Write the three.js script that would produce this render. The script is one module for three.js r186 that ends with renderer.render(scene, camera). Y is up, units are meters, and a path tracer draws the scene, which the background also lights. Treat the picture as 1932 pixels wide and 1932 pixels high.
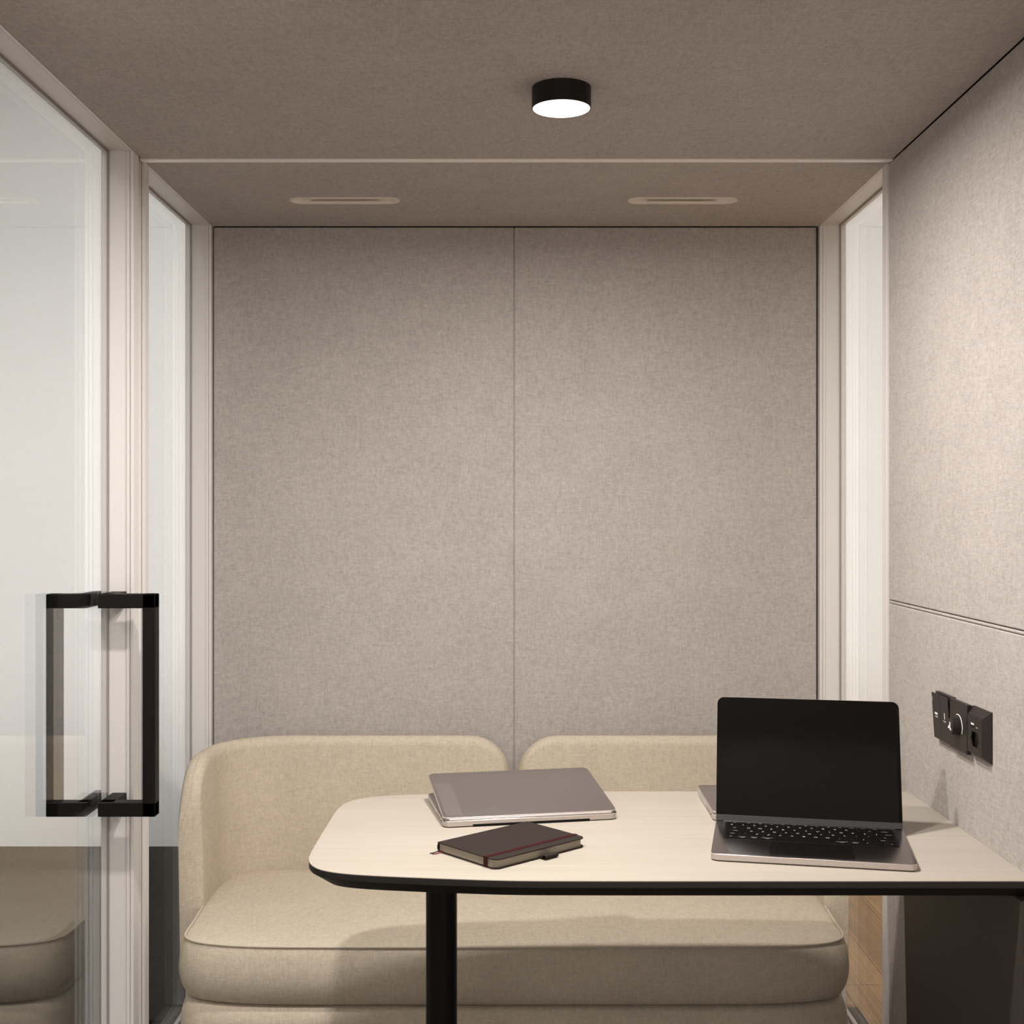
import * as THREE from 'three';
import { RoundedBoxGeometry } from 'three/addons/geometries/RoundedBoxGeometry.js';
import { mergeGeometries, toCreasedNormals } from 'three/addons/utils/BufferGeometryUtils.js';
import { RectAreaLightUniformsLib } from 'three/addons/lights/RectAreaLightUniformsLib.js';

// ---------------------------------------------------------------- camera, light, exposure
const scene = new THREE.Scene();
scene.background = new THREE.Color(0, 0, 0);
const EYE = 1.29;                                   // eye height above the booth floor, metres
const FOCAL = 2332;                                 // pixels, in a 1932 x 1932 frame
const camera = new THREE.PerspectiveCamera(2 * Math.atan(966 / FOCAL) * 180 / Math.PI, 1, 0.02, 60);
camera.position.set(0, EYE, 0);
camera.lookAt(0, EYE, -1);
scene.add(camera);
const renderer = new THREE.WebGLRenderer({ antialias: true });
renderer.toneMapping = THREE.LinearToneMapping;
renderer.toneMappingExposure = 1.0;
renderer.shadowMap.enabled = true;
RectAreaLightUniformsLib.init();

const LAMP_RADIANCE = 870, LAMP_COLOR = new THREE.Color().setRGB(1, 0.955, 0.92);
const PANEL_RADIANCE = 112, PANEL_COLOR = new THREE.Color().setRGB(1, 0.975, 0.955);

// ---------------------------------------------------------------- main measures (metres; d = distance in front of the camera plane, z = -d)
const CEIL = EYE + 0.72;          // booth ceiling
const LEFT = 0.756, RIGHT = 0.778, RIGHT_WIN = 0.774;
const BACK = 3.12;                // face of the back wall
const NEAR = 0.5;                 // booth end out of view, left open to let office light in
const TABLE_Y = EYE - 0.548;
const GROUND = -0.06;             // office floor around the booth

// ---------------------------------------------------------------- helpers
let seedState = 20240611;
function rnd() { seedState |= 0; seedState = seedState + 0x6D2B79F5 | 0; let t = Math.imul(seedState ^ seedState >>> 15, 1 | seedState); t = t + Math.imul(t ^ t >>> 7, 61 | t) ^ t; return ((t ^ t >>> 14) >>> 0) / 4294967296; }
const names = {};
function numbered(n) { if (!(n in names)) { names[n] = 0; return n; } names[n]++; return n + '_' + String(names[n]).padStart(3, '0'); }

function boxUV(g) {                                  // uv in metres, projected along the dominant axis of each face
  if (g.index) g = g.toNonIndexed();
  const p = g.attributes.position, uv = new Float32Array(p.count * 2);
  const a = new THREE.Vector3(), b = new THREE.Vector3(), c = new THREE.Vector3(), n = new THREE.Vector3();
  for (let i = 0; i < p.count; i += 3) {
    a.fromBufferAttribute(p, i); b.fromBufferAttribute(p, i + 1); c.fromBufferAttribute(p, i + 2);
    n.copy(b).sub(a).cross(c.clone().sub(a));
    const x = Math.abs(n.x), y = Math.abs(n.y), z = Math.abs(n.z);
    for (let k = 0; k < 3; k++) {
      const v = [a, b, c][k]; let s, t;
      if (z >= x && z >= y) { s = v.x; t = v.y; } else if (x >= y) { s = v.z; t = v.y; } else { s = v.x; t = v.z; }
      uv[(i + k) * 2] = s; uv[(i + k) * 2 + 1] = t;
    }
  }
  g.setAttribute('uv', new THREE.BufferAttribute(uv, 2));
  return g;
}
function box(x0, x1, y0, y1, d0, d1, r = 0, seg = 2) {
  const w = Math.abs(x1 - x0), h = Math.abs(y1 - y0), l = Math.abs(d1 - d0);
  const g = r > 0 ? new RoundedBoxGeometry(w, h, l, seg, Math.min(r, w / 2 - 1e-5, h / 2 - 1e-5, l / 2 - 1e-5)) : new THREE.BoxGeometry(w, h, l);
  g.translate((x0 + x1) / 2, (y0 + y1) / 2, -(d0 + d1) / 2);
  return g;
}
function clean(g) {
  g = boxUV(g);
  for (const k of Object.keys(g.attributes)) if (!['position', 'normal', 'uv'].includes(k)) g.deleteAttribute(k);
  g.morphAttributes = {}; g.clearGroups();
  return g;
}
function obj(name, geos, mat, parent) {
  geos = (Array.isArray(geos) ? geos : [geos]);
  const g = geos.length === 1 ? clean(geos[0]) : mergeGeometries(geos.map(clean));
  const m = new THREE.Mesh(g, mat);
  m.name = parent ? name : numbered(name); m.castShadow = true; m.receiveShadow = true;
  (parent || scene).add(m);
  return m;
}
function rawObj(name, g, mat, parent) {              // keeps the uv it has
  const m = new THREE.Mesh(g, mat); m.name = parent ? name : numbered(name); m.castShadow = m.receiveShadow = true; (parent || scene).add(m); return m;
}
function thing(name, label, category, pos = [0, 0, 0], turn = 0, group) {
  const o = new THREE.Group(); o.name = numbered(name); o.position.set(...pos); o.rotation.y = turn;
  o.userData = { label, category }; if (group) o.userData.group = group; scene.add(o); return o;
}
function structure(name, label, category) {
  const o = new THREE.Group(); o.name = numbered(name); o.userData = { kind: 'structure', label, category }; scene.add(o); return o;
}
function tube(pts, r, closed = false, seg = 120, rad = 8, tension = 0.5) {
  return new THREE.TubeGeometry(new THREE.CatmullRomCurve3(pts, closed, 'catmullrom', tension), seg, r, rad, closed);
}
// a skin over a grid of points; closeU joins the first and last column
function gridGeo(rows, closeU = false, flip = false) {
  const nv = rows.length, nu = rows[0].length, pos = [], idx = [];
  for (const r of rows) for (const p of r) pos.push(p[0], p[1], p[2]);
  const cols = closeU ? nu : nu - 1;
  for (let j = 0; j < nv - 1; j++) for (let i = 0; i < cols; i++) {
    const a = j * nu + i, b = j * nu + (i + 1) % nu, c = a + nu, e = b + nu;
    if (flip) idx.push(a, c, b, b, c, e); else idx.push(a, b, c, b, e, c);
  }
  const g = new THREE.BufferGeometry();
  g.setAttribute('position', new THREE.Float32BufferAttribute(pos, 3)); g.setIndex(idx); g.computeVertexNormals();
  return g;
}

// ---------------------------------------------------------------- procedural textures
function dataTex(w, h, fn, srgb = false, repeat = 1) {
  const d = new Uint8Array(w * h * 4);
  for (let y = 0; y < h; y++) for (let x = 0; x < w; x++) {
    const c = fn(x, y), i = (y * w + x) * 4;
    d[i] = Math.max(0, Math.min(255, c[0])); d[i + 1] = Math.max(0, Math.min(255, c[1])); d[i + 2] = Math.max(0, Math.min(255, c[2])); d[i + 3] = 255;
  }
  const t = new THREE.DataTexture(d, w, h, THREE.RGBAFormat);
  t.wrapS = t.wrapT = THREE.RepeatWrapping; t.magFilter = THREE.LinearFilter; t.minFilter = THREE.LinearMipmapLinearFilter; t.generateMipmaps = true;
  if (srgb) t.colorSpace = THREE.SRGBColorSpace;
  t.repeat.set(repeat, repeat); t.needsUpdate = true;
  return t;
}
function noiseField(w, h, cx, cy) {                  // smooth periodic value noise with cells of cx by cy texels
  const nx = Math.max(1, Math.round(w / cx)), ny = Math.max(1, Math.round(h / cy)), v = new Float32Array(nx * ny);
  for (let i = 0; i < v.length; i++) v[i] = rnd() * 2 - 1;
  const s = t => t * t * (3 - 2 * t);
  return (x, y) => {
    const fx = x / w * nx, fy = y / h * ny, x0 = Math.floor(fx) % nx, y0 = Math.floor(fy) % ny, x1 = (x0 + 1) % nx, y1 = (y0 + 1) % ny, tx = s(fx - Math.floor(fx)), ty = s(fy - Math.floor(fy));
    return (v[y0 * nx + x0] * (1 - tx) + v[y0 * nx + x1] * tx) * (1 - ty) + (v[y1 * nx + x0] * (1 - tx) + v[y1 * nx + x1] * tx) * ty;
  };
}
function weave(n, amp) {                             // melange cloth: short streaks of light and dark yarn along warp and weft
  const warp = noiseField(n, n, 1.2, 7), weft = noiseField(n, n, 7, 1.2), fine = noiseField(n, n, 1, 1), mid = noiseField(n, n, 6, 6), broad = noiseField(n, n, 60, 60), slubH = noiseField(n, n, 14, 1.4), slubV = noiseField(n, n, 1.4, 14);
  const f = new Float32Array(n * n);
  for (let y = 0; y < n; y++) for (let x = 0; x < n; x++) f[y * n + x] = amp * ((((x >> 1) + (y >> 1)) & 1 ? warp(x, y) : weft(x, y)) * 0.55 + fine(x, y) * 0.45 + mid(x, y) * 0.22 + broad(x, y) * 0.12 + slubH(x, y) * 0.28 + slubV(x, y) * 0.28);
  return f;
}
const NW = 1024, SPAN = 1.05;
const weaveField = weave(NW, 1);
function clothMaterial(rgb, amp, tint = 0) {
  const hue = noiseField(NW, NW, 3, 3);
  const map = dataTex(NW, NW, (x, y) => {
    const v = 1 + amp * weaveField[y * NW + x], h = tint * hue(x, y);
    return rgb.map((c, k) => { const l = c * Math.max(0.05, v) * (1 + (k === 0 ? h : k === 2 ? -h : 0)); return 255 * (l <= 0.0031308 ? 12.92 * l : 1.055 * Math.pow(l, 1 / 2.4) - 0.055); });
  }, true, 1 / SPAN);
  const bump = dataTex(NW, NW, (x, y) => { const v = 128 + 60 * weaveField[y * NW + x]; return [v, v, v]; }, false, 1 / SPAN);
  return new THREE.MeshPhysicalMaterial({ map, bumpMap: bump, bumpScale: 0.0006, roughness: 0.95, specularIntensity: 0.25, sheen: 0.15, sheenRoughness: 0.6, sheenColor: new THREE.Color(0.9, 0.85, 0.8) });
}
const M = {};
M.wallCloth = clothMaterial([0.408, 0.369, 0.340], 0.23, 0.03);
M.sofaCloth = clothMaterial([0.52, 0.450, 0.353], 0.19, 0.03);
M.sofaPiping = new THREE.MeshStandardMaterial({ color: new THREE.Color().setRGB(0.515, 0.447, 0.353), roughness: 0.9 });

const WG = 1024;
const woodFields = [noiseField(WG, WG, 240, 5), noiseField(WG, WG, 120, 2), noiseField(WG, WG, 60, 1), noiseField(WG, WG, 300, 28), noiseField(WG, WG, 24, 1.5), noiseField(WG, WG, 340, 90)];
function woodMaterial(rgb, dark, amp, spanX, spanY, rough, alongY = false) {
  const map = dataTex(WG, WG, (xx, yy) => {
    const x = alongY ? yy : xx, y = alongY ? xx : yy, wob = y + 10 * woodFields[3](x, y), w = (wob + WG * 4) % WG;
    const g = 0.5 + amp * (0.5 * woodFields[0](x, w) + 0.32 * woodFields[1](x, w) + 0.22 * woodFields[2](x, w) + 0.3 * woodFields[3](x, w) + 0.16 * woodFields[4](x, w) + 0.25 * woodFields[5](x, w));
    const t = Math.max(0, Math.min(1, g));
    return rgb.map((c, k) => { const l = dark[k] + (c - dark[k]) * t; return 255 * (l <= 0.0031308 ? 12.92 * l : 1.055 * Math.pow(l, 1 / 2.4) - 0.055); });
  }, true);
  map.repeat.set(1 / spanX, 1 / spanY);
  return new THREE.MeshPhysicalMaterial({ map, roughness: rough, specularIntensity: 0.6 });
}
M.ash = woodMaterial([0.448, 0.406, 0.347], [0.355, 0.314, 0.257], 0.34, 1.3, 0.62, 0.5);
const oakTones = [[0.66, 0.37, 0.145], [0.58, 0.32, 0.12], [0.74, 0.43, 0.175]].map(c => woodMaterial(c, c.map(v => v * 0.45), 0.9, 0.5, 1.6, 0.45, true));

const std = (r, g, b, rough, o = {}) => new THREE.MeshPhysicalMaterial({ color: new THREE.Color().setRGB(r, g, b), roughness: rough, ...o });
M.frame = std(0.67, 0.638, 0.61, 0.42);
M.strip = std(0.85, 0.80, 0.76, 0.35);
M.gasket = std(0.16, 0.12, 0.10, 0.7);
M.black = std(0.008, 0.007, 0.006, 0.45, { specularIntensity: 0.5 });
M.blackMetal = std(0.005, 0.0042, 0.0036, 0.5, { specularIntensity: 0.35 });
M.tableEdge = std(0.012, 0.010, 0.008, 0.5);
M.darkGap = std(0.03, 0.024, 0.02, 0.9);
M.panelDark = std(0.055, 0.043, 0.036, 0.7);
M.glass = std(1, 1, 1, 0.0, { transmission: 1, thickness: 0, ior: 2.05 });
M.glass.color.setRGB(0.965, 0.985, 0.985);
M.white = std(0.84, 0.835, 0.825, 0.85);
M.shell = std(0.62, 0.58, 0.55, 0.6);
M.carpetDark = std(0.006, 0.0045, 0.0038, 1, { specularIntensity: 0.05 });
M.podCarpet = std(0.05, 0.042, 0.036, 1, { specularIntensity: 0.1 });
M.alu = std(0.47, 0.432, 0.42, 0.34, { metalness: 1 });
M.deck = std(0.34, 0.31, 0.305, 0.24, { metalness: 1 });  // laptop metal coloured darker to stand for the black screen mirrored in it
M.aluSide = std(0.62, 0.565, 0.53, 0.68, { metalness: 1 });  // lighter, warmer copy of the laptop metal, standing for tabletop glow on its edges
M.screen = std(0.0055, 0.0048, 0.0042, 0.1, { specularIntensity: 0.12 });
M.chin = std(0.026, 0.024, 0.023, 0.4);
M.keyWell = std(0.004, 0.0036, 0.0032, 0.6, { specularIntensity: 0.3 });
M.trackpad = std(0.005, 0.0045, 0.004, 0.35, { specularIntensity: 0.3 });
M.switchPlastic = std(0.020, 0.0155, 0.014, 0.45, { specularIntensity: 0.7 });
M.print = std(0.85, 0.83, 0.8, 0.6);
M.grille = std(0.26, 0.235, 0.23, 0.5, { metalness: 0.8 });
M.cover = std(0.020, 0.013, 0.0105, 0.55, { specularIntensity: 0.45 });
M.pages = std(0.27, 0.235, 0.18, 0.8);
M.elastic = std(0.045, 0.012, 0.011, 1, { specularIntensity: 0.1 });
M.ribbonRed = std(0.20, 0.008, 0.010, 0.6);
M.ventPlastic = std(0.74, 0.66, 0.575, 0.28);
M.lampFace = new THREE.MeshStandardMaterial({ color: 0xffffff, emissive: new THREE.Color().setRGB(1, 0.97, 0.93), emissiveIntensity: 1.6, roughness: 0.6 });
M.panelFace = new THREE.MeshStandardMaterial({ color: 0xffffff, emissive: new THREE.Color().setRGB(1, 0.98, 0.96), emissiveIntensity: 1.5, roughness: 0.6 });

// ================================================================ the office around the booth
const FAR = 4.99, SIDE = 5.2, ROOM_TOP = 3.45, ROOM_NEAR = -1.8;
{
  const w1 = structure('wall_far', 'white painted office wall beyond the booth', 'wall'); obj('plaster', box(-SIDE, SIDE, GROUND, ROOM_TOP, FAR, FAR + 0.12), M.white, w1);
  const w2 = structure('wall_far_left', 'white painted office side wall beyond the glass door', 'wall'); obj('plaster', box(-SIDE - 0.12, -SIDE, GROUND, ROOM_TOP, ROOM_NEAR, FAR), M.white, w2);
  const w3 = structure('wall_far_right', 'white painted office side wall beside the wooden floor', 'wall'); obj('plaster', box(SIDE, SIDE + 0.12, GROUND, ROOM_TOP, ROOM_NEAR, FAR), M.white, w3);
  const w4 = structure('wall_far_front', 'unseen white office wall behind the viewer, bouncing light into the booth', 'wall'); obj('plaster', box(-SIDE, SIDE, GROUND, ROOM_TOP, ROOM_NEAR - 0.12, ROOM_NEAR), M.white, w4);  // out of view; its white face bounces light into the open booth
  const c = structure('ceiling_office', 'white office ceiling above the booth', 'ceiling'); obj('plaster', box(-SIDE, SIDE, ROOM_TOP, ROOM_TOP + 0.12, ROOM_NEAR, FAR), M.white, c);
  const fl = structure('floor_carpet', 'near-black office carpet outside the glass door', 'floor'); obj('carpet', box(-SIDE, 0, GROUND - 0.1, GROUND, ROOM_NEAR, FAR), M.carpetDark, fl);
  const fr = structure('floor_oak', 'warm oak plank floor outside the narrow window', 'floor');
  obj('underlay', box(0, SIDE, GROUND - 0.1, GROUND - 0.012, ROOM_NEAR, FAR), M.darkGap, fr);
  const W = 0.14;
  for (let i = 0; i * W < 2.6; i++) {                 // boards run towards the far wall
    let d = 2.0 - rnd() * 0.9;
    while (d < FAR) {
      const l = 0.9 + rnd() * 0.9, e = Math.min(FAR, d + l);
      if (e > 1.6) obj('plank', box(0.8 + i * W + 0.001, 0.8 + (i + 1) * W - 0.001, GROUND - 0.012, GROUND - rnd() * 0.0006, d + 0.001, e - 0.001), oakTones[Math.floor(rnd() * 3)], fr);
      d = e;
    }
  }
  const rest = obj('board_field', [box(3.48, SIDE, GROUND - 0.012, GROUND - 0.0006, ROOM_NEAR, FAR), box(0.0, 0.8, GROUND - 0.012, GROUND - 0.0006, ROOM_NEAR, FAR), box(0.8, 3.48, GROUND - 0.012, GROUND - 0.0006, ROOM_NEAR, 1.1)], oakTones[0], fr);
  rest.userData.kind = 'stuff';
}
function unseenPanel(x, d, label, level = 1) {
  const w = 1.0, l = 1.0;
  const t = thing('unseen_ceiling_panel', label, 'light', [x, ROOM_TOP, -d]);
  const f = [box(-w / 2 - 0.03, w / 2 + 0.03, -0.045, -0.0005, -l / 2 - 0.03, -l / 2), box(-w / 2 - 0.03, w / 2 + 0.03, -0.045, -0.0005, l / 2, l / 2 + 0.03), box(-w / 2 - 0.03, -w / 2, -0.045, -0.0005, -l / 2, l / 2), box(w / 2, w / 2 + 0.03, -0.045, -0.0005, -l / 2, l / 2)];
  obj('frame', f, M.frame, t);
  obj('diffuser', box(-w / 2, w / 2, -0.03, -0.002, -l / 2, l / 2), M.panelFace, t);
  const a = new THREE.RectAreaLight(PANEL_COLOR, PANEL_RADIANCE * level, w, l); a.position.set(x, ROOM_TOP - 0.034, -d); a.lookAt(x, 0, -d); scene.add(a);
}
unseenPanel(0, 2.0, 'unseen flat white ceiling panel light above the booth roof, lighting the far wall');  // out of view; set over the roof to brighten the wall beyond the glass
unseenPanel(-1.5, -0.6, 'unseen flat white ceiling panel light over the dark carpet, lighting the booth from the front', 0.15);  // out of view, dimmed; placed to light the booth interior from the front
unseenPanel(1.5, -0.6, 'unseen flat white ceiling panel light over the oak floor, lighting the booth from the front', 0.15);  // out of view; twin of the panel above, also lighting from the front

// ================================================================ booth shell
{
  const f = structure('floor', 'dark carpeted floor of the meeting booth', 'floor');
  obj('carpet', box(-0.90, 0.90, GROUND, 0, NEAR, 3.22), M.podCarpet, f);
  const b = structure('wall_back', 'grey melange fabric back wall of two tall panels', 'wall');
  obj('shell', box(-0.822, 0.840, 0, CEIL + 0.09, 3.15, 3.22), M.frame, b);
  obj('backing', box(-LEFT, 0.774, 0.002, CEIL + 0.02, 3.1485, 3.1505), M.darkGap, b);
  obj('panel', box(-0.7535, 0.0044, 0.005, CEIL - 0.0008, BACK, 3.15, 0.003, 4), M.wallCloth, b);
  obj('panel', box(0.0062, 0.769, 0.005, CEIL - 0.0008, BACK, 3.15, 0.003, 4), M.wallCloth, b);
  obj('seam_piping', box(0.0045, 0.0061, 0.005, CEIL - 0.004, BACK + 0.0035, 3.15), M.wallCloth, b);
  const r = structure('wall_right', 'grey melange fabric side wall with a horizontal piped seam', 'wall');
  obj('shell', box(RIGHT + 0.03, 0.84, 0, CEIL + 0.09, NEAR, 2.552), M.darkGap, r);
  const seam = EYE - 0.1835;
  obj('panel', box(RIGHT, RIGHT + 0.03, seam + 0.0028, CEIL - 0.0006, NEAR, 2.552, 0.0025, 3), M.wallCloth, r);
  obj('panel', box(RIGHT, RIGHT + 0.03, 0.005, seam - 0.0052, NEAR, 2.552, 0.0025, 3), M.wallCloth, r);
  obj('seam_piping', box(RIGHT + 0.0005, RIGHT + 0.02, seam - 0.0042, seam + 0.0012, NEAR, 2.551, 0.0024, 3), M.wallCloth, r);
  const l = structure('wall_left', 'grey melange fabric wall panel beside the door hinge', 'wall');
  obj('shell', box(-0.822, -LEFT - 0.03, 0, CEIL + 0.09, NEAR, 1.70), M.darkGap, l);
  obj('panel', box(-LEFT - 0.03, -LEFT, 0.005, CEIL - 0.004, NEAR, 1.70, 0.004, 3), M.wallCloth, l);
}
// ceiling, with two rounded slots cut for the air vents
const VENT = { d: 2.856, l: 0.2505, w: 0.053, x: [-0.3865, 0.394] };
function pillPath(cx, cd, l, w, P = THREE.Path) {
  const p = new P(), r = w / 2, h = l / 2 - r;
  p.moveTo(cx - h, cd - r); p.lineTo(cx + h, cd - r); p.absarc(cx + h, cd, r, -Math.PI / 2, Math.PI / 2, false); p.lineTo(cx - h, cd + r); p.absarc(cx - h, cd, r, Math.PI / 2, 3 * Math.PI / 2, false);
  return p;
}
{
  const c = structure('ceiling', 'grey melange fabric ceiling of the meeting booth', 'ceiling');
  obj('shell', box(-0.82, 0.84, CEIL + 0.04, CEIL + 0.09, NEAR, 3.22), M.darkGap, c);  // unseen roof, coloured dark to soak up the panel light above it
  obj('panel', box(-LEFT, RIGHT, CEIL, CEIL + 0.03, NEAR, 2.522, 0.003), M.wallCloth, c);
  const s = new THREE.Shape([[-LEFT, 2.545], [RIGHT - 0.003, 2.545], [RIGHT - 0.003, 3.115], [-LEFT, 3.115]].map(p => new THREE.Vector2(...p)));
  for (const x of VENT.x) s.holes.push(pillPath(x, VENT.d, VENT.l, VENT.w));
  const g = new THREE.ExtrudeGeometry(s, { depth: 0.03, bevelEnabled: false, curveSegments: 20 });
  g.rotateX(-Math.PI / 2); g.translate(0, CEIL, 0);        // shape (x, d) laid flat: y of the shape becomes -z
  obj('panel', g, M.wallCloth, c);
  obj('joint_backing', box(-LEFT, RIGHT, CEIL + 0.008, CEIL + 0.03, 2.52, 2.547), M.darkGap, c);
  obj('joint_strip', [box(-LEFT - 0.004, RIGHT, CEIL - 0.0018, CEIL + 0.009, 2.5225, 2.529, 0.0012), box(-LEFT - 0.004, RIGHT, CEIL - 0.0012, CEIL + 0.009, 2.531, 2.5425, 0.001)], M.strip, c);
}
// ---------------------------------------------------------------- framed glass: door and two windows
function sideBox(s, l0, l1, y0, y1, d0, d1, r = 0) { return s < 0 ? box(-l1, -l0, y0, y1, d0, d1, r) : box(l0, l1, y0, y1, d0, d1, r); }
function glazing(root, s, a, dn0, dn1, df0, df1, yb, g0 = 0.0485) {
  const top = CEIL, out = a + 0.066, E = 0.0007;
  // stiles: proud ribs along the room edge, then the flat rebate down to the glass
  const stile = (d0, d1, faceFar) => {
    const ribs = [sideBox(s, a, a + 0.0062, yb, top + 0.03, d0, d1, E), sideBox(s, a + 0.0078, a + 0.0145, yb, top + 0.03, d0 + (faceFar ? 0 : 0.0012), d1 - (faceFar ? 0.0012 : 0), E)];
    ribs.push(sideBox(s, a + 0.006, a + 0.017, yb, top + 0.03, d0 + 0.003, d1 - 0.003));
    ribs.push(faceFar ? sideBox(s, a + 0.0165, out, yb, top + 0.03, d0, d1 - 0.003, E) : sideBox(s, a + 0.0165, out, yb, top + 0.03, d0 + 0.003, d1, E));
    obj('stile', ribs, M.frame, root);
  };
  stile(dn0, dn1, true); stile(df0, df1, false);
  const dA = dn1 - 0.003, dB = df0 + 0.003;
  obj('header', [sideBox(s, a, a + 0.0062, top, top + 0.03, dA, dB, E), sideBox(s, a + 0.0078, a + 0.0145, top + 0.0012, top + 0.03, dA, dB, E), sideBox(s, a + 0.006, a + 0.017, top + 0.003, top + 0.03, dA, dB), sideBox(s, a + 0.0165, out, top + 0.003, top + 0.04, dA, dB, E)], M.frame, root);
  obj('bottom_rail', [sideBox(s, a, a + 0.0062, 0, yb, dn0, df1, E), sideBox(s, a + 0.0078, a + 0.0145, 0, yb - 0.0012, dn0, df1, E), sideBox(s, a + 0.006, out, 0, yb - 0.003, dn0, df1)], M.frame, root);
  const seal = [];
  for (const [l0, l1] of [[a + g0 + 0.001, a + g0 + 0.005]]) seal.push(sideBox(s, l0, l1, yb - 0.003, top + 0.003, dA, dA + 0.0035), sideBox(s, l0, l1, yb - 0.003, top + 0.003, dB - 0.0035, dB), sideBox(s, l0, l1, top - 0.0005, top + 0.003, dA, dB), sideBox(s, l0, l1, yb - 0.003, yb + 0.0005, dA, dB));
  obj('gasket', seal, M.gasket, root);
  for (const l of [a + g0, a + g0 + 0.0105]) {
    const g = new THREE.PlaneGeometry(dB - dA, top - yb + 0.006); g.rotateY(-s * Math.PI / 2); g.translate(s * l, (top + yb) / 2, -(dA + dB) / 2);
    obj('pane', g, M.glass, root).castShadow = false;
  }
}
{
  const w1 = structure('window_1', 'narrow full-height double-glazed window beside the sofa, next to the door', 'window');
  glazing(w1, -1, LEFT, 2.5445, 2.574, 3.107, 3.15, 0.05);
  const w2 = structure('window_2', 'narrow full-height double-glazed window between sofa and side wall panel', 'window');
  glazing(w2, 1, RIGHT_WIN, 2.5525, 2.583, 3.107, 3.15, 0.05);
  const p = structure('trim_1', 'recessed pale metal joint post between door and window', 'trim');
  obj('post', box(-0.822, -LEFT - 0.012, 0, CEIL + 0.03, 2.502, 2.547), M.frame, p);
  const d = structure('door_1', 'double-glazed framed door with square black pull handles', 'door');
  glazing(d, -1, LEFT, 1.70, 1.735, 2.469, 2.5035, 0.05);
  // pull handles: a bracket on the rebate, an arm out from it and an upright bar
  const y0 = 0.7012, y1 = 1.1314, h = 0.0275, R = 0.0016;
  const pull = (out, inn, barIn) => {
    // out: lateral of the bracket's far side, inn: of its near side, barIn: of the bar's free side
    const lo = Math.min(out, barIn), hi = Math.max(out, barIn), sgn = Math.sign(barIn - out), b0 = Math.min(barIn, barIn - sgn * 0.025), b1 = Math.max(barIn, barIn - sgn * 0.025), k0 = Math.min(out, inn), k1 = Math.max(out, inn);
    const g = [box(-b1, -b0, y0, y1, 2.386, 2.4145, R)];
    for (const [a, b] of [[y0, y0 + h], [y1 - h, y1]]) g.push(box(-hi, -lo, a, b, 2.386, 2.413, R), box(-k1, -k0, a, b, 2.390, out > 0.81 ? 2.497 : 2.4745, R));
    return g;
  };
  const hi = obj('handle', pull(0.800, 0.7705, 0.689), M.blackMetal, d); hi.userData.label = 'square black pull handle on the room side';
  const ho = obj('handle', pull(0.8225, 0.842, 0.900), M.blackMetal, d); ho.userData.label = 'square black pull handle outside the glass';
}

// ---------------------------------------------------------------- ceiling lamps
function ceilingLamp(x, d, label) {
  const t = thing('ceiling_lamp', label, 'lamp', [x, CEIL, -d], 0, 'round ceiling lamps of the booth');
  const prof = [[0, 0], [0.0505, 0], [0.0505, -0.0345], [0.0495, -0.0355], [0.0485, -0.0345], [0.0485, -0.030], [0, -0.030]].map(p => new THREE.Vector2(p[0], p[1]));
  obj('housing', toCreasedNormals(new THREE.LatheGeometry(prof, 64), 0.5), M.black, t);
  const face = [[0, -0.0325], [0.0468, -0.0325], [0.0472, -0.0350], [0.0485, -0.0350], [0.0485, -0.0305]].map(p => new THREE.Vector2(p[0], p[1]));
  obj('diffuser', toCreasedNormals(new THREE.LatheGeometry(face, 64), 0.5), M.lampFace, t).userData.label = 'glowing white diffuser';
  const a = new THREE.RectAreaLight(LAMP_COLOR, LAMP_RADIANCE, 0.080, 0.080); a.position.set(x, CEIL - 0.0362, -d); a.lookAt(x, 0, -d); scene.add(a);
}
ceilingLamp(0.084, 2.10, 'round black surface-mounted ceiling lamp lit above the table');
ceilingLamp(-0.20, 1.575, 'round black surface-mounted ceiling lamp out of view before the table');  // out of view; placed to light the walls and throw handle and table shadows

// ---------------------------------------------------------------- air vents
function airVent(x) {
  const t = thing('air_vent', 'slim pale rounded slot air vent set in the fabric ceiling above the sofa', 'vent', [x, CEIL, -VENT.d], 0, 'ceiling air vents above the sofa');
  const ring = (l, w, y, n = 20) => { const pts = []; const r = w / 2, h = l / 2 - r; for (let i = 0; i <= n; i++) { const a = -Math.PI / 2 + Math.PI * i / n; pts.push([h + r * Math.cos(a), y, r * Math.sin(a)]); } for (let i = 0; i <= n; i++) { const a = Math.PI / 2 + Math.PI * i / n; pts.push([-h + r * Math.cos(a), y, r * Math.sin(a)]); } return pts; };
  const L = VENT.l, W = VENT.w;
  obj('bezel', gridGeo([ring(L + 0.004, W + 0.004, 0.001), ring(L + 0.003, W + 0.003, -0.0014), ring(L - 0.001, W - 0.001, -0.0016), ring(L - 0.003, W - 0.003, 0.0005), ring(L - 0.008, W - 0.008, 0.006), ring(L - 0.022, W - 0.022, 0.013), ring(L - 0.04, W - 0.036, 0.0155)], true, true), M.ventPlastic, t);
  obj('duct', box(-L / 2 + 0.015, L / 2 - 0.015, 0.0155, 0.026, -W / 2 + 0.008, W / 2 - 0.008), M.darkGap, t);
  const bl = obj('louver', [box(-0.0800, 0.0800, 0.0015, 0.0045, -0.0235, -0.001, 0.0008), box(-0.0800, 0.0800, -0.0006, 0.0012, 0.0125, 0.0225, 0.0005)], M.ventPlastic, t);
  bl.position.y = 0.001;
}
for (const x of VENT.x) airVent(x);

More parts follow.
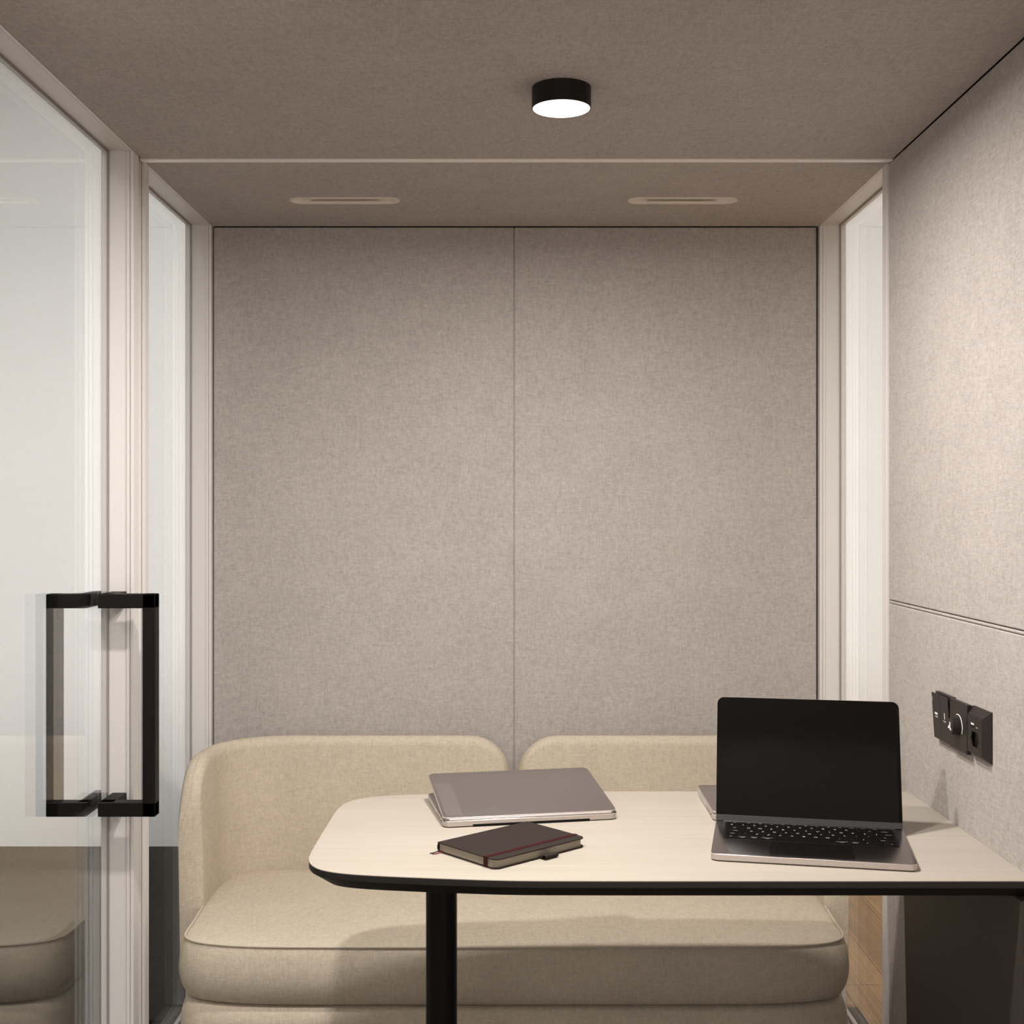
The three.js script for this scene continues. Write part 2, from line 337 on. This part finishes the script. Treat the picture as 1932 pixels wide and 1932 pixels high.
// ================================================================ sofa
const sofaX = 0.0045;
const sofa = thing('bench_sofa', 'beige upholstered two-seat booth sofa with twin rounded backrests against the back wall', 'sofa', [sofaX, 0, -2.8]);
const toSofa = d => 2.8 - d;      // distance from the camera to the sofa's own z
{
  const half = [[0, 2.4975], [0.2, 2.4975], [0.40, 2.4982], [0.51, 2.5005], [0.58, 2.508], [0.635, 2.522], [0.664, 2.537], [0.682, 2.556], [0.690, 2.585], [0.6925, 2.65], [0.698, 2.75], [0.700, 2.84], [0.698, 2.93], [0.68, 3.0], [0.62, 3.045], [0.4, 3.052], [0, 3.052]];
  const curve = new THREE.CatmullRomCurve3([...half.map(p => new THREE.Vector3(p[0], 0, toSofa(p[1]))), ...half.slice(1, -1).reverse().map(p => new THREE.Vector3(-p[0], 0, toSofa(p[1])))], true, 'centripetal');
  const N = 220, pts = curve.getSpacedPoints(N).slice(0, N);
  const nrm = pts.map((p, i) => { const q = pts[(i + 1) % N], o = pts[(i - 1 + N) % N]; const t = q.clone().sub(o).normalize(); let n = new THREE.Vector3(t.z, 0, -t.x); return n; });
  const sign = Math.sign(nrm[0].z) || 1;              // outwards at the front middle is +z
  const ring = (off, y, crown = 0) => pts.map((p, i) => [p.x + nrm[i].x * sign * off, y, p.z + nrm[i].z * sign * off]);
  const shrink = (k, y) => pts.map(p => [p.x * k, y, (p.z - 0.02) * k + 0.02]);
  const TOP = EYE - 0.88, BOT = 0.287;
  const skin = [];
  skin.push(shrink(0.0005, TOP + 0.010), shrink(0.3, TOP + 0.0095), shrink(0.6, TOP + 0.008), shrink(0.82, TOP + 0.005), ring(-0.045, TOP + 0.0035), ring(-0.018, TOP + 0.0015), ring(-0.008, TOP - 0.001), ring(-0.0045, TOP - 0.003), ring(-0.003, TOP - 0.006), ring(0.001, TOP - 0.014));
  for (let i = 1; i <= 14; i++) { const t = i / 14; skin.push(ring(0.001 + 0.0085 * Math.sin(Math.PI * Math.pow(t, 0.9)) - 0.010 * Math.pow(t, 6), TOP - 0.014 - t * (TOP - 0.014 - BOT - 0.004))); }
  skin.push(ring(-0.016, BOT + 0.001), ring(-0.03, BOT), shrink(0.5, BOT));
  obj('seat_cushion', gridGeo(skin, true, sign < 0 ? false : false), M.sofaCloth, sofa);
  obj('piping', tube(pts.filter((_, i) => i % 2 === 0).map((p, i) => new THREE.Vector3(p.x + nrm[i * 2].x * sign * -0.0035, TOP - 0.001, p.z + nrm[i * 2].z * sign * -0.0035)), 0.0026, true, 400, 8), M.sofaPiping, sofa);
  const base = [];
  base.push(shrink(0.5, BOT - 0.001), ring(-0.03, BOT - 0.001), ring(-0.012, BOT - 0.004));
  for (let i = 0; i <= 12; i++) { const t = i / 12; base.push(ring(-0.003 + 0.0105 * Math.sin(Math.PI * Math.pow(t, 0.6)) - 0.012 * Math.pow(t, 4), BOT - 0.010 - t * 0.235)); }
  base.push(ring(-0.03, 0.036), shrink(0.5, 0.036));
  obj('base', gridGeo(base, true), M.sofaCloth, sofa);
  obj('plinth', box(-0.62, 0.62, 0.0, 0.040, -0.21, 0.22, 0.004), M.darkGap, sofa);
  // backrests: an upholstered shell swept along the back, round the corner and forward as an arm
  const T = 0.044, backD = 3.073, armX = 0.7185, RC = 0.17, frontD = 2.738;
  for (const s of [-1, 1]) {
    const plan = [];
    const x0 = 0.0075;
    const add = (x, d, nx, nd) => plan.push({ x, d, nx, nd });
    const straight = armX - RC - x0, arc = RC * Math.PI / 2, arm = (backD - RC) - frontD, total = straight + arc + arm;
    const at = u => {
      if (u < straight) return [x0 + u, backD, 0, -1];
      if (u < straight + arc) { const a = (u - straight) / RC; return [armX - RC + RC * Math.sin(a), backD - RC + RC * Math.cos(a), -Math.sin(a), -Math.cos(a)]; }
      return [armX, backD - RC - (u - straight - arc), -1, 0];
    };
    const us = []; const n1 = 16, n2 = 60, n3 = 22;
    for (let i = 0; i <= n1; i++) us.push(0.11 * (1 - Math.cos(Math.PI / 2 * i / n1)));
    for (let i = 1; i < n2; i++) us.push(0.11 + (total - 0.13 - 0.11) * i / n2);
    for (let i = n3; i >= 0; i--) us.push(total - 0.13 * (1 - Math.cos(Math.PI / 2 * i / n3)));
    const topY = EYE - 0.5565, rows = [], edge = [];
    const se = (e, R, p) => { const k = Math.min(1, e / R); return Math.pow(1 - Math.pow(1 - k, p), 1 / p); };
    for (const u of us) {
      const [x, d, nx, nd] = at(u);
      const e0 = u, e1 = total - u;
      const hgt = topY - 0.115 * (1 - se(e0, 0.105, 2.1)) - 0.175 * (1 - se(e1, 0.125, 2.3));
      const th = T * Math.max(0.02, se(Math.min(e0, e1), 0.026, 2));
      const bottom = 0.29, sec = [], roll = th / 2;
      const back = (T - th) / 2;      // towards its ends the pad thins from the inner side only
      const put = (off, y, lean) => sec.push([s * (x + nx * (off - lean - back)), y, toSofa(d + nd * (off - lean - back))]);
      const M1 = 14;
      for (let j = 0; j <= M1; j++) { const t = j / M1, y = bottom + (hgt - roll - bottom) * t; put(th / 2 + 0.006 * Math.sin(Math.PI * t) * Math.min(1, th / T), y, 0.004 * t); }
      for (let j = 1; j < 10; j++) { const a = Math.PI * j / 10; put(th / 2 * Math.cos(a), hgt - roll + roll * Math.sin(a), 0.004); }
      for (let j = M1; j >= 0; j--) { const t = j / M1, y = bottom + (hgt - roll - bottom) * t; put(-th / 2, y, 0.004 * t * 0); }
      rows.push(sec);
      const aP = 0.46 * Math.PI; edge.push(new THREE.Vector3(s * (x + nx * (th / 2 * Math.cos(aP) - 0.004 - back)), hgt - roll + roll * Math.sin(aP), toSofa(d + nd * (th / 2 * Math.cos(aP) - 0.004 - back))));
    }
    const br = obj('backrest', gridGeo(rows, false, s < 0), M.sofaCloth, sofa);
    obj('piping', tube(edge.filter((_, i) => i % 2 === 0), 0.0010, false, 300, 6), M.sofaCloth, br);
  }
}

// ================================================================ table
const table = thing('booth_table', 'pale wood wall-mounted booth table with black chamfered edge and single black column', 'table', [0, 0, -2.13]);
{
  const outline = [[0.7775, 1.836], [0.5, 1.836], [0.25, 1.836], [0.12, 1.8363], [0, 1.8385], [-0.08, 1.846], [-0.1755, 1.8585], [-0.225, 1.867], [-0.2575, 1.8755], [-0.281, 1.886], [-0.2995, 1.901], [-0.3135, 1.924], [-0.3212, 1.954], [-0.3238, 1.997], [-0.324, 2.08], [-0.3235, 2.18], [-0.3222, 2.265], [-0.3165, 2.315], [-0.3032, 2.348], [-0.279, 2.3715], [-0.2366, 2.3885], [-0.1758, 2.3995], [-0.0684, 2.413], [0.05, 2.4205], [0.2, 2.4245], [0.5, 2.425], [0.7775, 2.425]];
  const curve = new THREE.CatmullRomCurve3(outline.map(p => new THREE.Vector3(p[0], 0, 2.13 - p[1])), false, 'centripetal');
  const N = 240, pts = curve.getSpacedPoints(N);
  const inset = k => pts.map((p, i) => { const a = pts[Math.max(0, i - 1)], b = pts[Math.min(N, i + 1)], t = b.clone().sub(a).normalize(); return [Math.min(0.7775, p.x + t.z * k * 1), 0, p.z - t.x * k * 1]; });
  // the outline runs right to left along the front, so inwards is (t.z, -t.x) turned towards the middle
  const test = inset(0.01)[20], dirOK = test[2] < pts[20].z; const I = k => inset(dirOK ? k : -k);
  const lay = (k, y) => I(k).map(p => [p[0], y, p[2]]);
  const fan = (ring, up) => { const s = new THREE.Shape(ring.map(p => new THREE.Vector2(p[0], -p[2]))); const g = new THREE.ShapeGeometry(s); g.rotateX(-Math.PI / 2); g.translate(0, ring[0][1], 0); return g; };
  const Y = TABLE_Y, wood = 0.0012;
  obj('tabletop', [fan(lay(0.0003, Y), true), gridGeo([lay(0.0003, Y), lay(0.0, Y - 0.0004), lay(0.0, Y - wood)], false)], M.ash, table);
  const under = fan(lay(0.030, Y - 0.031)); under.scale(1, 1, 1);
  obj('edge_band', [gridGeo([lay(0.0, Y - wood), lay(0.0, Y - 0.0105), lay(0.0006, Y - 0.0115), lay(0.030, Y - 0.031)], false), under], M.tableEdge, table).userData.label = 'matt black chamfered edge';
  const leg = new THREE.CylinderGeometry(0.0268, 0.0268, Y - 0.031 - 0.012, 40); leg.translate(-0.1215, (Y - 0.031 + 0.012) / 2, 0.0);
  const plate = new THREE.CylinderGeometry(0.09, 0.09, 0.006, 32); plate.translate(-0.1215, Y - 0.034, 0);
  obj('column', toCreasedNormals(leg, 0.6), M.blackMetal, table);
  obj('mounting_plate', toCreasedNormals(plate, 0.6), M.blackMetal, table);
  const foot = new THREE.LatheGeometry([[0, 0], [0.21, 0], [0.21, 0.008], [0.205, 0.011], [0.05, 0.014], [0, 0.014]].map(p => new THREE.Vector2(...p)), 56); foot.translate(-0.1215, 0, 0);
  obj('foot_plate', toCreasedNormals(foot, 0.5), M.blackMetal, table);
  // dark support board fixed to the wall under the top
  const sh = new THREE.Shape([[-0.292, Y - 0.033], [-0.292, 0.02], [0.2225, 0.02], [0.27, Y - 0.033]].map(p => new THREE.Vector2(...p)));
  const g = new THREE.ExtrudeGeometry(sh, { depth: 0.018, bevelEnabled: true, bevelSize: 0.001, bevelThickness: 0.001, bevelSegments: 2 });
  g.rotateY(Math.PI / 2); g.translate(RIGHT - 0.0195, 0, 0);
  obj('support_board', g, M.panelDark, table).userData.label = 'dark tapered board fixed to the side wall';
}

// ================================================================ laptops
const LW = 0.3126, LD = 0.2212, LB = 0.0098, LT = 0.0038, FEET = 0.0016, LR = 0.0125;
function slab(w, l, r, h, bev = 0.0008) {                        // rounded plate, base at y = 0, centred
  const s = new THREE.Shape(), x = w / 2 - bev, z = l / 2 - bev, q = r - bev;
  s.moveTo(-x + q, -z); s.lineTo(x - q, -z); s.absarc(x - q, -z + q, q, -Math.PI / 2, 0); s.lineTo(x, z - q); s.absarc(x - q, z - q, q, 0, Math.PI / 2); s.lineTo(-x + q, z); s.absarc(-x + q, z - q, q, Math.PI / 2, Math.PI); s.lineTo(-x, -z + q); s.absarc(-x + q, -z + q, q, Math.PI, 1.5 * Math.PI);
  const g = new THREE.ExtrudeGeometry(s, { depth: h - 2 * bev, bevelEnabled: true, bevelSize: bev, bevelThickness: bev, bevelSegments: 3, curveSegments: 10 });
  g.rotateX(-Math.PI / 2); g.translate(0, bev, 0);
  return toCreasedNormals(g, 0.6);
}
function keyboardMap() {
  const W = 1400, H = 560, c = document.createElement('canvas'); c.width = W; c.height = H; const x = c.getContext('2d');
  x.fillStyle = '#060505'; x.fillRect(0, 0, W, H);
  return { c, x, W, H };
}
const KB = { w: 0.2745, l: 0.1045 };
const rowsOfKeys = [
  [0.5, [['esc', 1.5], ['F1', 1], ['F2', 1], ['F3', 1], ['F4', 1], ['F5', 1], ['F6', 1], ['F7', 1], ['F8', 1], ['F9', 1], ['F10', 1], ['F11', 1], ['F12', 1], ['', 1]]],
  [1, [['§', 1], ['1', 1], ['2', 1], ['3', 1], ['4', 1], ['5', 1], ['6', 1], ['7', 1], ['8', 1], ['9', 1], ['0', 1], ['-', 1], ['=', 1], ['delete', 1.5]]],
  [1, [['tab', 1.5], ['Q', 1], ['W', 1], ['E', 1], ['R', 1], ['T', 1], ['Y', 1], ['U', 1], ['I', 1], ['O', 1], ['P', 1], ['[', 1], [']', 1], ['return', 1]]],
  [1, [['caps', 1.75], ['A', 1], ['S', 1], ['D', 1], ['F', 1], ['G', 1], ['H', 1], ['J', 1], ['K', 1], ['L', 1], [';', 1], ["'", 1], ['\\', 1.75]]],
  [1, [['shift', 1.25], ['`', 1], ['Z', 1], ['X', 1], ['C', 1], ['V', 1], ['B', 1], ['N', 1], ['M', 1], [',', 1], ['.', 1], ['/', 1], ['shift', 2.25]]],
  [1, [['fn', 1], ['control', 1], ['option', 1], ['command', 1.25], ['', 5], ['command', 1.25], ['option', 1], ['‹', 1], ['⌃', 1], ['›', 1]]],
];
let keyMaterial = null;
function laptop(name, label, x, d, turn, open, group) {
  const t = thing(name, label, 'laptop', [x, TABLE_Y, -d], turn, group);
  const feet = [];
  for (const a of [-1, 1]) for (const b of [-1, 1]) { const g = new THREE.CylinderGeometry(0.007, 0.006, FEET + 0.0006, 20); g.translate(a * (LW / 2 - 0.022), (FEET + 0.0006) / 2, b * (LD / 2 - 0.022)); feet.push(g); }
  for (const g of feet) obj('foot', g, M.black, t);
  const body = slab(LW, LD, LR, LB, 0.0014); body.translate(0, FEET, 0);
  obj('base', body, M.aluSide, t);
  const deckY = FEET + LB;
  const deck = slab(LW - 0.0012, LD - 0.0012, LR - 0.0006, 0.0010, 0.0003); deck.translate(0, deckY - 0.0005, 0);
  obj('deck', deck, M.deck, t);
  // rear vent recess under the hinge and the ports on the side
  obj('rear_vent', box(-0.105, 0.105, FEET - 0.0006, FEET + 0.0030, LD / 2 - 0.001, LD / 2 + 0.0004), M.keyWell, t);
  const portY = FEET + LB * 0.52;
  for (const [z, l, h] of [[0.028, 0.0155, 0.0030], [0.051, 0.0092, 0.0030], [0.069, 0.0092, 0.0030], [0.0865, 0.0040, 0.0040]]) obj('port', box(LW / 2 - 0.003, LW / 2 + 0.0003, portY - h / 2, portY + h / 2, LD / 2 - z - l / 2, LD / 2 - z + l / 2, 0.0008), M.keyWell, t);
  if (open !== 0) {
    obj('front_notch', box(-0.035, 0.035, deckY - 0.0016, deckY + 0.0002, -LD / 2 - 0.0003, -LD / 2 + 0.0035, 0.0008), M.aluSide, t);
    const kz = 0.0395;                                           // keyboard centre, towards the hinge
    const kb = obj('keyboard', slab(KB.w + 0.004, KB.l + 0.004, 0.003, 0.0008, 0.0002).translate(0, deckY + 0.0001, -kz + 0.0), M.keyWell, t);
    if (!keyMaterial) {
      const { c, x: q, W, H } = keyboardMap(); q.fillStyle = '#c9c4bd'; q.textAlign = 'center'; q.textBaseline = 'middle';
      let zc = 0; const unitRows = 5.62;
      for (const [hh, keys] of rowsOfKeys) { let u = 0; const tot = keys.reduce((s, k) => s + k[1], 0); for (const [ch, wd] of keys) { const cx = (u + wd / 2) / tot * W, cy = (zc + hh / 2) / unitRows * H; q.font = (ch.length > 2 ? 20 : ch.length === 2 ? 22 : 40) + 'px sans-serif'; if (ch) q.fillText(ch, cx, cy); if (['control', 'option', 'command'].includes(ch)) q.fillRect(cx - 18, cy + 24, 36, 5); u += wd; } zc += hh + 0.024; }
      const tex = new THREE.CanvasTexture(c); tex.colorSpace = THREE.SRGBColorSpace; tex.magFilter = THREE.LinearFilter;
      keyMaterial = new THREE.MeshPhysicalMaterial({ map: tex, roughness: 0.6, specularIntensity: 0.25 });
      keyMaterial.userData = {};
      let z = 0; laptop.keys = [];
      for (const [hh, keys] of rowsOfKeys) {
        let u = 0; const tot = keys.reduce((s, k) => s + k[1], 0);
        for (const [ch, wd] of keys) {
          const w = wd / tot * KB.w - 0.0022, l = hh / unitRows * KB.l - 0.0022, cx = (u + wd / 2) / tot * KB.w - KB.w / 2, cz = (z + hh / 2) / unitRows * KB.l - KB.l / 2;
          const g = new RoundedBoxGeometry(w, 0.0012, l, 1, 0.0004); g.translate(cx, 0, cz);
          const p = g.attributes.position, uv = g.attributes.uv;
          for (let i = 0; i < p.count; i++) uv.setXY(i, (p.getX(i) + KB.w / 2) / KB.w, 1 - (p.getZ(i) + KB.l / 2) / KB.l);
          laptop.keys.push(g); u += wd;
        }
        z += hh + 0.024;
      }
    }
    if (open > 1) for (const g of laptop.keys) { const k = rawObj('key', g, keyMaterial, kb); k.position.set(0, deckY + 0.0014, -kz); }
    obj('trackpad', slab(0.1300, 0.0795, 0.003, 0.0006, 0.0002).translate(0, deckY + 0.0003, 0.0605), M.trackpad, t);
  }
  // lid, hinged along the back edge
  const pivot = new THREE.Group(); pivot.name = 'lid'; pivot.position.set(0, deckY + 0.0008, -LD / 2 + 0.0055); pivot.rotation.x = -open; t.add(pivot);
  const lidL = LD - 0.0060;
  const lid = slab(LW, lidL, LR, LT, 0.0008); lid.translate(0, 0.0, lidL / 2); obj('lid_shell', lid, M.aluSide, pivot);
  const skin = slab(LW - 0.0012, lidL - 0.0012, LR - 0.0006, 0.0006, 0.0002); skin.translate(0, LT - 0.0003, lidL / 2); obj('lid_top', skin, M.alu, pivot);
  if (open !== 0) {
    const sc = slab(LW - 0.0008, lidL - 0.0008, LR - 0.0004, 0.0014, 0.0003); sc.translate(0, -0.0012, lidL / 2); obj('screen', sc, M.screen, pivot).userData.label = 'black switched-off display';
    obj('hinge_cover', box(-LW / 2 + 0.0006, LW / 2 - 0.0006, -0.0018, 0.0004, -0.0095, 0.0005, 0.0006), M.chin, pivot);
  }
  if (open > 1) {
    const hinge = new THREE.CylinderGeometry(0.0034, 0.0034, LW - 0.026, 16); hinge.rotateZ(Math.PI / 2); hinge.translate(0, deckY - 0.0012, -LD / 2 + 0.0046);
    obj('hinge', toCreasedNormals(hinge, 0.6), M.chin, t);
  } else obj('hinge', box(-LW / 2 + 0.010, LW / 2 - 0.010, deckY - 0.003, deckY + 0.0030, LD / 2 - 0.010, LD / 2 - 0.0022, 0.0012), M.aluSide, t);
  return { t, pivot };
}
const rad = a => a * Math.PI / 180;
{
  // open laptop turned slightly to the wall
  const th = -rad(11.6), fx = 0.4645, fd = 1.9095;                      // middle of its front edge
  const ux = -Math.sin(th), ud = Math.cos(th);                          // towards its hinge, in (x, d)
  laptop('laptop', 'open grey laptop with black screen facing the viewer on the table', fx + (-Math.sin(th)) * LD / 2, fd + ud * LD / 2, th, rad(108));
  // half-closed laptop seen from behind
  const l2 = laptop('laptop', 'grey laptop with its lid left slightly ajar, behind the notebook', 0.0135, 2.2795, Math.PI + rad(11.2), rad(8.9));
  // dotted band on the lid's edge
  const dots = dataTex(256, 512, (x, y) => { const cx = (x % 8) - 4 + 0.5, cy = ((y + ((x >> 3) & 1) * 4) % 8) - 4 + 0.5, v = cx * cx + cy * cy < 6 ? 132 : 172; return [v, v * 0.955, v * 0.945]; }, true);
  const dm = new THREE.MeshPhysicalMaterial({ map: dots, roughness: 0.42, metalness: 0.9 });
  const pg = new THREE.BoxGeometry(0.030, 0.0003, 0.152); pg.translate(LW / 2 - 0.0215, LT + 0.0004, 0.086);
  const pm = rawObj('dotted_band', pg, dm, l2.pivot); pm.userData.label = 'finely dotted band along the lid edge';
  laptop('laptop', 'closed grey laptop lying behind the open laptop', 0.5145, 2.2965, Math.PI + rad(-1.0), 0);
}

// ================================================================ notebook
{
  const u = rad(42.3), t = thing('notebook', 'dark brown hardcover notebook with elastic strap and red ribbon on the table', 'notebook', [0.0005, TABLE_Y, -2.0085], u);
  // own axes: x along the spine, -z (away) ... +z fore-edge side
  const L = 0.198, W = 0.141, H = 0.0158, c = 0.0017;
  const plate = (l, w, r, h, y) => { const s = new THREE.Shape(), x = l / 2, z = w / 2; s.moveTo(-x + r, -z); s.lineTo(x - r, -z); s.absarc(x - r, -z + r, r, -Math.PI / 2, 0); s.lineTo(x, z); s.lineTo(-x, z); s.lineTo(-x, -z + r); s.absarc(-x + r, -z + r, r, Math.PI, 1.5 * Math.PI); const g = new THREE.ExtrudeGeometry(s, { depth: h, bevelEnabled: false, curveSegments: 10 }); g.rotateX(-Math.PI / 2); g.translate(0, y, 0); return toCreasedNormals(g, 0.6); };
  // shape y becomes -z, so the rounded corners (shape -y) sit on +z, the fore-edge
  obj('cover', plate(L, W, 0.012, c, 0), M.cover, t);
  obj('cover', plate(L, W, 0.012, c, H - c), M.cover, t);
  const sp = []; for (let i = 0; i <= 10; i++) { const a = Math.PI / 2 + Math.PI * i / 10; sp.push([-W / 2 + 0.0045 + 0.0055 * Math.cos(a), H / 2 + H / 2 * Math.sin(a)]); }
  const spineRows = [-L / 2, L / 2].map(x => sp.map(p => [x, p[1], p[0]]));
  const spineIn = [-L / 2, L / 2].map(x => sp.map(p => [x, H / 2 + (p[1] - H / 2) * 0.84, p[0] + 0.0016]));
  obj('spine', [gridGeo(spineRows, false), gridGeo(spineIn, false, true), gridGeo([spineRows[0], spineIn[0]]), gridGeo([spineIn[1], spineRows[1]])], M.cover, t);
  obj('page_block', plate(L - 0.005, W - 0.006, 0.011, H - 2 * c, c).translate(0, 0, -0.0005), M.pages, t);
  const bz = W / 2 - 0.0235, bw = 0.0082, e = 0.0007;
  obj('elastic_strap', [box(-L / 2 - e, L / 2 + e, H, H + e, -bz - bw / 2, -bz + bw / 2, 0.0003), box(-L / 2 - e, -L / 2 + 0.0002, 0.0003, H + e, -bz - bw / 2, -bz + bw / 2, 0.0003), box(L / 2 - 0.0002, L / 2 + e, 0.0003, H + e, -bz - bw / 2, -bz + bw / 2, 0.0003)], M.elastic, t).userData.label = 'dark red elastic strap';
  const loop = tube([[-0.008, 0.0016, W / 2 - 0.006], [-0.008, 0.0028, W / 2 + 0.004], [-0.008, 0.0075, W / 2 + 0.010], [-0.008, 0.0052, W / 2 + 0.0135], [-0.008, 0.0012, W / 2 + 0.010], [-0.008, 0.0009, W / 2 - 0.004]].map(p => new THREE.Vector3(...p)), 0.0009, false, 40, 6);
  const loops = []; for (let i = 0; i < 18; i++) { const g = loop.clone(); g.translate(i * 0.0016 + 0.003, 0, 0); loops.push(g); }
  obj('pen_loop', loops, M.cover, t);
  const rib = (z0, z1, mat, lift) => obj('ribbon', tube([[-L / 2 + 0.004, 0.0032, z0], [-L / 2 - 0.004, 0.0030 + lift, z0 - 0.0010], [-L / 2 - 0.011, 0.0012 + lift, z1], [-L / 2 - 0.017, 0.0008 + lift, z1 - 0.002]].map(p => new THREE.Vector3(...p)), 0.0012, false, 24, 6).scale(1, 0.7, 1), mat, t);
  rib(-W / 2 + 0.012, -W / 2 + 0.010, M.ribbonRed, 0); rib(-W / 2 + 0.007, -W / 2 + 0.004, M.black, 0.0006);
}

// ================================================================ wall controls
{
  // own axes: x towards the room corner (away from the viewer), y up, z out of the wall; origin on the wall face
  const put = (name, label, cat, d) => thing(name, label, cat, [RIGHT, EYE - 0.367, -d], -Math.PI / 2, 'black control plates on the side wall');
  const S = 0.084, h = S / 2;
  const bx = (x0, x1, y0, y1, z0, z1, r = 0.0012) => { const g = new RoundedBoxGeometry(x1 - x0, y1 - y0, z1 - z0, 2, Math.min(r, (z1 - z0) / 2 - 1e-5)); g.translate((x0 + x1) / 2, (y0 + y1) / 2, (z0 + z1) / 2); return g; };
  // with rotation -90 degrees about y: local x -> world +z (towards the viewer), local z -> world -x (into the room)
  const sw = put('light_switch', 'black double rocker light switch plate on the fabric side wall', 'switch', 2.2065);
  obj('back_plate', bx(-h, h, -h, h, 0, 0.008), M.switchPlastic, sw);
  for (const [x0, x1] of [[-h + 0.001, -0.0005], [0.0005, h - 0.001]]) {
    const g = bx(x0, x1, -h + 0.001, h - 0.001, 0.0085, 0.0105, 0.0006);
    const k = obj('rocker', g, M.switchPlastic, sw); k.rotation.x = 0.065; k.position.z = 0.0024;
    const cx = (x0 + x1) / 2;
    const z = 0.0106, mk = (a, b, c, e) => bx(a, b, c, e, z - 0.0003, z + 0.0001, 0.0001);
    if (x0 < 0) { obj('icon', [mk(cx - 0.008, cx + 0.006, 0.0030, 0.0065), ...[-0.0045, 0, 0.0040].map(o => mk(cx + o - 0.0008, cx + o + 0.0006, -0.0025, 0.0008))], M.print, k); const led = obj('indicator', mk(x0 + 0.003, x0 + 0.0045, 0.026, 0.034), std(0.25, 0.55, 0.42, 0.4), k); led.userData.label = 'small green indicator'; }
    else obj('icon', [mk(cx - 0.001, cx + 0.0018, 0.0010, 0.0120), ...[-0.0050, -0.0005, 0.0040].map(o => mk(cx + o - 0.0006, cx + o + 0.0006, -0.0045, -0.0018))], M.print, k);
  }
  const fan = put('fan_dial', 'black rotary fan speed dial plate beside the light switch', 'dial', 2.1210);
  obj('back_plate', bx(-h + 0.002, h - 0.002, -h + 0.002, h - 0.002, 0, 0.006), M.switchPlastic, fan);
  obj('face_plate', bx(-h + 0.0005, h - 0.0005, -h, h, 0.005, 0.0125), M.switchPlastic, fan);
  const kn = new THREE.LatheGeometry([[0, 0], [0.0148, 0], [0.0142, 0.0135], [0.0132, 0.0145], [0, 0.0145]].map(p => new THREE.Vector2(...p)), 40); kn.rotateX(Math.PI / 2); kn.translate(0, -0.001, 0.0125);
  const knob = obj('knob', toCreasedNormals(kn, 0.5), M.switchPlastic, fan);
  const blades = []; for (let i = 0; i < 3; i++) { const a = Math.PI / 2 + i * 2 * Math.PI / 3, s = new THREE.Shape(); s.absellipse(0.0042 * Math.cos(a) + 0.0012 * Math.sin(a), 0.0042 * Math.sin(a) - 0.0012 * Math.cos(a), 0.0042, 0.0022, 0, Math.PI * 2, false, a); blades.push(new THREE.ExtrudeGeometry(s, { depth: 0.0003, bevelEnabled: false, curveSegments: 8 }).translate(0, -0.001, 0.0269)); }
  obj('fan_icon', blades, M.print, knob);
  const arc = []; for (let i = 0; i <= 24; i++) { const a = Math.PI * 0.62 - i / 24 * Math.PI * 0.78; arc.push(new THREE.Vector3(0.0205 * Math.cos(a), -0.001 + 0.0205 * Math.sin(a), 0.0126)); }
  obj('scale_arc', tube(arc, 0.0008, false, 40, 6), M.print, fan);
  const so = put('power_socket', 'black power socket with sloping edges and a six-sided recess, beside the fan dial', 'socket', 2.0385);
  // bevelled housing with a hexagonal hole
  const fr = (w0, w1, b0, b1, z) => [[w0, b0, z], [w1, b0, z], [w1, b1, z], [w0, b1, z]];
  const F = fr(-0.031, 0.031, -0.0322, 0.0295, 0.0142), B = fr(-0.0400, 0.0385, -h, h, 0.002), B0 = fr(-0.0400, 0.0385, -h, h, 0);
  obj('housing', toCreasedNormals(gridGeo([B0, B, F], true), 0.3), M.switchPlastic, so);
  const fs = new THREE.Shape([[-0.0308, -0.032], [0.0308, -0.032], [0.0308, 0.0293], [-0.0308, 0.0293]].map(p => new THREE.Vector2(...p)));
  const hex = new THREE.Path([[-0.0185, 0.000], [-0.0115, 0.0125], [0.0115, 0.0125], [0.0185, 0.000], [0.0115, -0.0125], [-0.0115, -0.0125]].map(p => new THREE.Vector2(p[0], p[1] - 0.0085)));
  fs.holes.push(hex);
  obj('face_plate', new THREE.ExtrudeGeometry(fs, { depth: 0.0022, bevelEnabled: false }).translate(0, 0, 0.0128), M.switchPlastic, so);
  obj('socket_well', bx(-0.020, 0.020, -0.026, 0.009, 0.0005, 0.002, 0.0003), M.keyWell, so);
  for (const x of [-0.0095, 0, 0.0095]) { const g = new THREE.CylinderGeometry(0.0021, 0.0021, 0.002, 14); g.rotateX(Math.PI / 2); g.translate(x, x ? -0.0085 : -0.0115, 0.003); obj('contact_hole', g, M.gasket, so); }
  obj('indicator', bx(-0.016, -0.0035, 0.0145, 0.0175, 0.0148, 0.0154, 0.0002), M.print, so).userData.label = 'small white mark';
  obj('usb_port', bx(-0.016, -0.0035, 0.0105, 0.0140, 0.0146, 0.0152, 0.0002), M.keyWell, so);
  obj('mark', bx(0.006, 0.0125, 0.0118, 0.0128, 0.0148, 0.0153, 0.0002), M.ventPlastic, so);
}

renderer.render(scene, camera);
